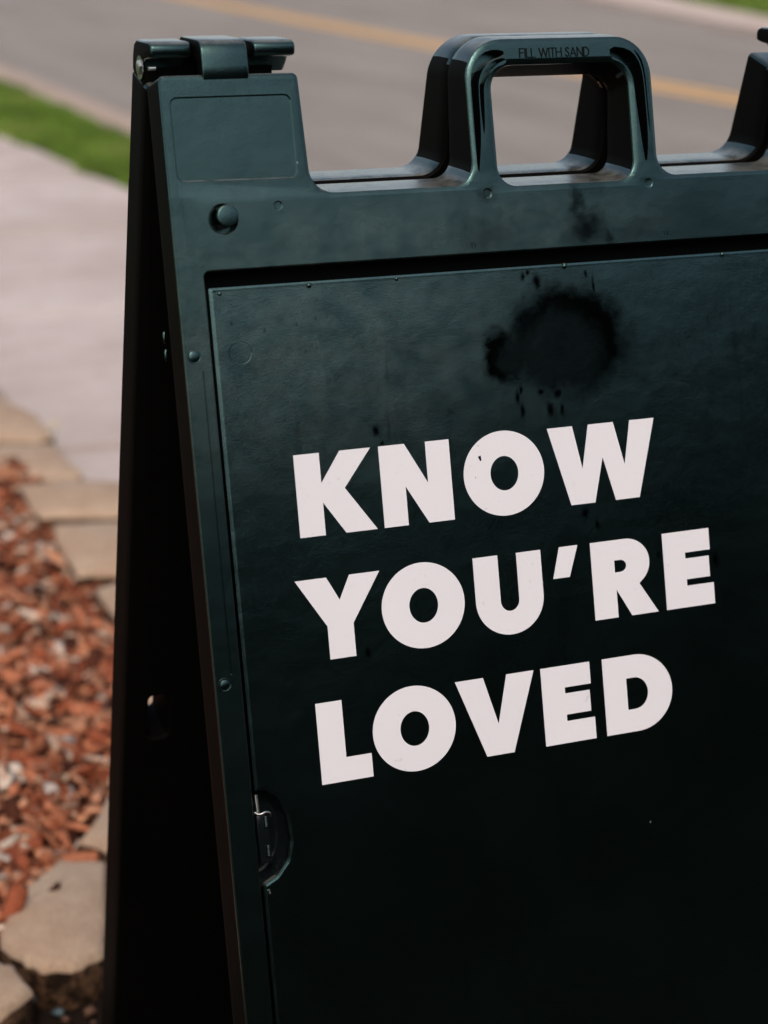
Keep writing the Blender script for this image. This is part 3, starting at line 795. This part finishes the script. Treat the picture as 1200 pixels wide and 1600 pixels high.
letter([(-.0337,T1),(-.0119,T1),(-.0054,.3106),(.0020,T1),(.0240,T1),(.0318,.3108),(.0387,T1),(.0605,T1),(.0430,b1),(.0218,b1),(.0128,.3032),(.0035,b1),(-.0174,b1)])
letter([(-.2490,T2),(-.2243,T2),(-.2150,.3870),(-.2060,T2),(-.1818,T2),(-.2057,.4054),(-.2057,b2),(-.2264,b2),(-.2264,.4056)])
O(-.1484, .3997)
cu = -.0763
letter([(-.1051,T2),(-.0842,T2)] + arc(cu, .4050, .0079, .0082, 180, 0, 14) + [(-.0683,T2),(-.0475,T2)] + [(-.0475,.4050)] + arc(cu, .4040, .0288, .0275, 3, 177, 30) + [(-.1051,.4050)])
letter([(-.0312,T2),(-.0151,T2),(-.0237,.3933),(-.0381,.3933)])
letter([(-.0042,T2),(.0235,T2)] + arc(.0265, .3885, .0208, .0193, -82, 52, 18) + [(.0370,.4058),(.0525,b2),(.0286,b2),(.0163,.4083),(.0163,b2),(-.0042,b2)],
       [[(.0160,.3853),(.0205,.3853)] + arc(.0212, .3900, .0052, .0047, -80, 80, 10) + [(.0205,.3948),(.0160,.3948)]])
def Eglyph(u, t):
    letter([(u,t),(u+.0428,t),(u+.0428,t+.0173),(u+.0199,t+.0173),(u+.0199,t+.0221),(u+.0414,t+.0221),(u+.0414,t+.0388),(u+.0199,t+.0388),(u+.0199,t+.0440),(u+.0443,t+.0440),(u+.0443,t+H),(u,t+H)])
Eglyph(.0601, T2)
letter([(-.2415,T3),(-.2207,T3),(-.2207,.5050),(-.2004,.5050),(-.2004,b3),(-.2415,b3)])
O(-.1641, .4920)
letter([(-.1281,T3),(-.1045,T3),(-.0943,.4990),(-.0847,T3),(-.0613,T3),(-.0829,b3),(-.1060,b3)])
Eglyph(-.0555, T3)
letter([(-.0016,T3),(.0240,T3)] + arc(.0270, .4923, .0324, .0306, -90, 90, 30) + [(.0240,b3),(-.0016,b3)],
       [[(.0187,.4798),(.0240,.4798)] + arc(.0255, .4923, .0120, .0126, -80, 80, 14) + [(.0240,.5050),(.0187,.5050)]])

# moulded wording on the handle: strokes on a unit grid
ST = {'F': (.52, [[(0,0),(0,1)],[(0,1),(.5,1)],[(0,.55),(.46,.55)]]), 'I': (.02, [[(0,0),(0,1)]]), 'L': (.45, [[(0,1),(0,0)],[(0,0),(.45,0)]]),
      'W': (1.1, [[(0,1),(.27,0)],[(.27,0),(.55,1)],[(.55,1),(.83,0)],[(.83,0),(1.1,1)]]), 'T': (.56, [[(0,1),(.56,1)],[(.28,1),(.28,0)]]),
      'H': (.66, [[(0,0),(0,1)],[(.66,0),(.66,1)],[(0,.53),(.66,.53)]]),
      'S': (.44, [[(.42,.86),(.34,.97)],[(.34,.97),(.2,1)],[(.2,1),(.06,.92)],[(.06,.92),(.04,.74)],[(.04,.74),(.16,.58)],[(.16,.58),(.34,.45)],[(.34,.45),(.43,.26)],[(.43,.26),(.36,.06)],[(.36,.06),(.2,0)],[(.2,0),(.05,.08)],[(.05,.08),(0,.2)]]),
      'A': (.74, [[(0,0),(.37,1)],[(.37,1),(.74,0)],[(.15,.33),(.59,.33)]]), 'N': (.70, [[(0,0),(0,1)],[(0,1),(.7,0)],[(.7,0),(.7,1)]]),
      'D': (.66, [[(0,0),(0,1)],[(0,1),(.3,1)],[(.3,1),(.56,.82)],[(.56,.82),(.66,.5)],[(.66,.5),(.56,.18)],[(.56,.18),(.3,0)],[(.3,0),(0,0)]]), ' ': (.22, [])}
txt = 'FILL WITH SAND'; tot = sum(ST[c][0] for c in txt)+.17*(len(txt)-1); hh = .0066; kx = .0592/(tot*hh)
bm = bmesh.new(); cu = -.0334
for c in txt:
    wd, strokes = ST[c]
    for (x0, y0), (x1, y1) in strokes:
        a = Vector((cu+x0*hh*kx, -.0058-y0*hh)); b = Vector((cu+x1*hh*kx, -.0058-y1*hh)); d = (b-a).normalized(); q = Vector((-d.y, d.x))*.00042; a2, b2_ = a-d*.0003, b+d*.0003
        vs = [bm.verts.new((p.x, p.y, -.00035)) for p in (a2-q, b2_-q, b2_+q, a2+q)]; vb = [bm.verts.new((p.x, p.y, .0004)) for p in (a2-q*1.25, b2_-q*1.25, b2_+q*1.25, a2+q*1.25)]
        bm.faces.new(vs)
        for i in range(4): bm.faces.new((vs[i], vs[(i+1) % 4], vb[(i+1) % 4], vb[i]))
    cu += (wd+.17)*hh*kx
link('moulded_lettering', bm, M_shadow, front)  # strokes coloured as the shadow of the wording

# ------------------------------------------------------------------ unseen evergreen foliage added behind the photographer to darken the sign's reflection
def added_hedge(name, x0, x1, y0, y1, h0, h1, n, label):
    t = rng.uniform(0, 1, n); x = x0+(x1-x0)*t
    top = h0+(h1-h0)*t + .12*np.sin(x*3.1)+.06*np.sin(x*9.7)
    y = rng.uniform(0, 1, n); z = rng.uniform(0, 1, n)**.7
    edge = rng.random(n) < .7
    yy = np.where(edge, y1-(.12*rng.random(n)), y0+(y1-y0)*y)
    P = np.c_[x, yy+.08*np.sin(x*5+z*7), z*top]
    L = rng.uniform(.05, .10, n)
    a = rng.normal(0, 1, (n, 3)); a /= np.linalg.norm(a, axis=1)[:, None]; b = np.cross(a, rng.normal(0, 1, (n, 3))); b /= np.linalg.norm(b, axis=1)[:, None]
    V = np.stack([P-a*L[:, None]*.5, P+b*L[:, None]*.22, P+a*L[:, None]*.5, P-b*L[:, None]*.22], 1).reshape(-1, 3)
    F = np.arange(4*n).reshape(n, 4)
    C = np.array([(.012,.020,.009), (.018,.030,.012), (.008,.013,.006)])[rng.choice(3, n)]
    root = empty(name, ((x0+x1)/2, (y0+y1)/2, 0)); tag(root, label, 'added_hedge')
    o = bulk('foliage', V-np.array([[(x0+x1)/2, (y0+y1)/2, 0]]), F, np.repeat(C, 4, 0), M_leaf); o.parent = root
    bm = bmesh.new(); k = 24; cx, cyy = (x0+x1)/2, (y0+y1)/2
    lo = []; 
    for i in range(k+1):
        xx = x0+.1+(x1-x0-.2)*i/k; hx = (h0+(h1-h0)*i/k)*.9
        lo.append([bm.verts.new((xx-cx, yq-cyy, zq)) for yq, zq in ((y0+.12, 0), (y0+.12, hx), (y1-.16, hx), (y1-.16, 0))])
    for p, q in zip(lo, lo[1:]):
        for i in range(4): bm.faces.new((p[i], p[(i+1) % 4], q[(i+1) % 4], q[i]))
    bm.faces.new(lo[0]); bm.faces.new(lo[-1])
    link('inner_branches', bm, M_soil, root)
added_hedge('added_evergreen_hedge', -2.2, 7.0, -5.2, -4.2, 1.78, 3.0, 70000, 'unseen dark evergreen foliage added behind the camera to darken the sign reflection')
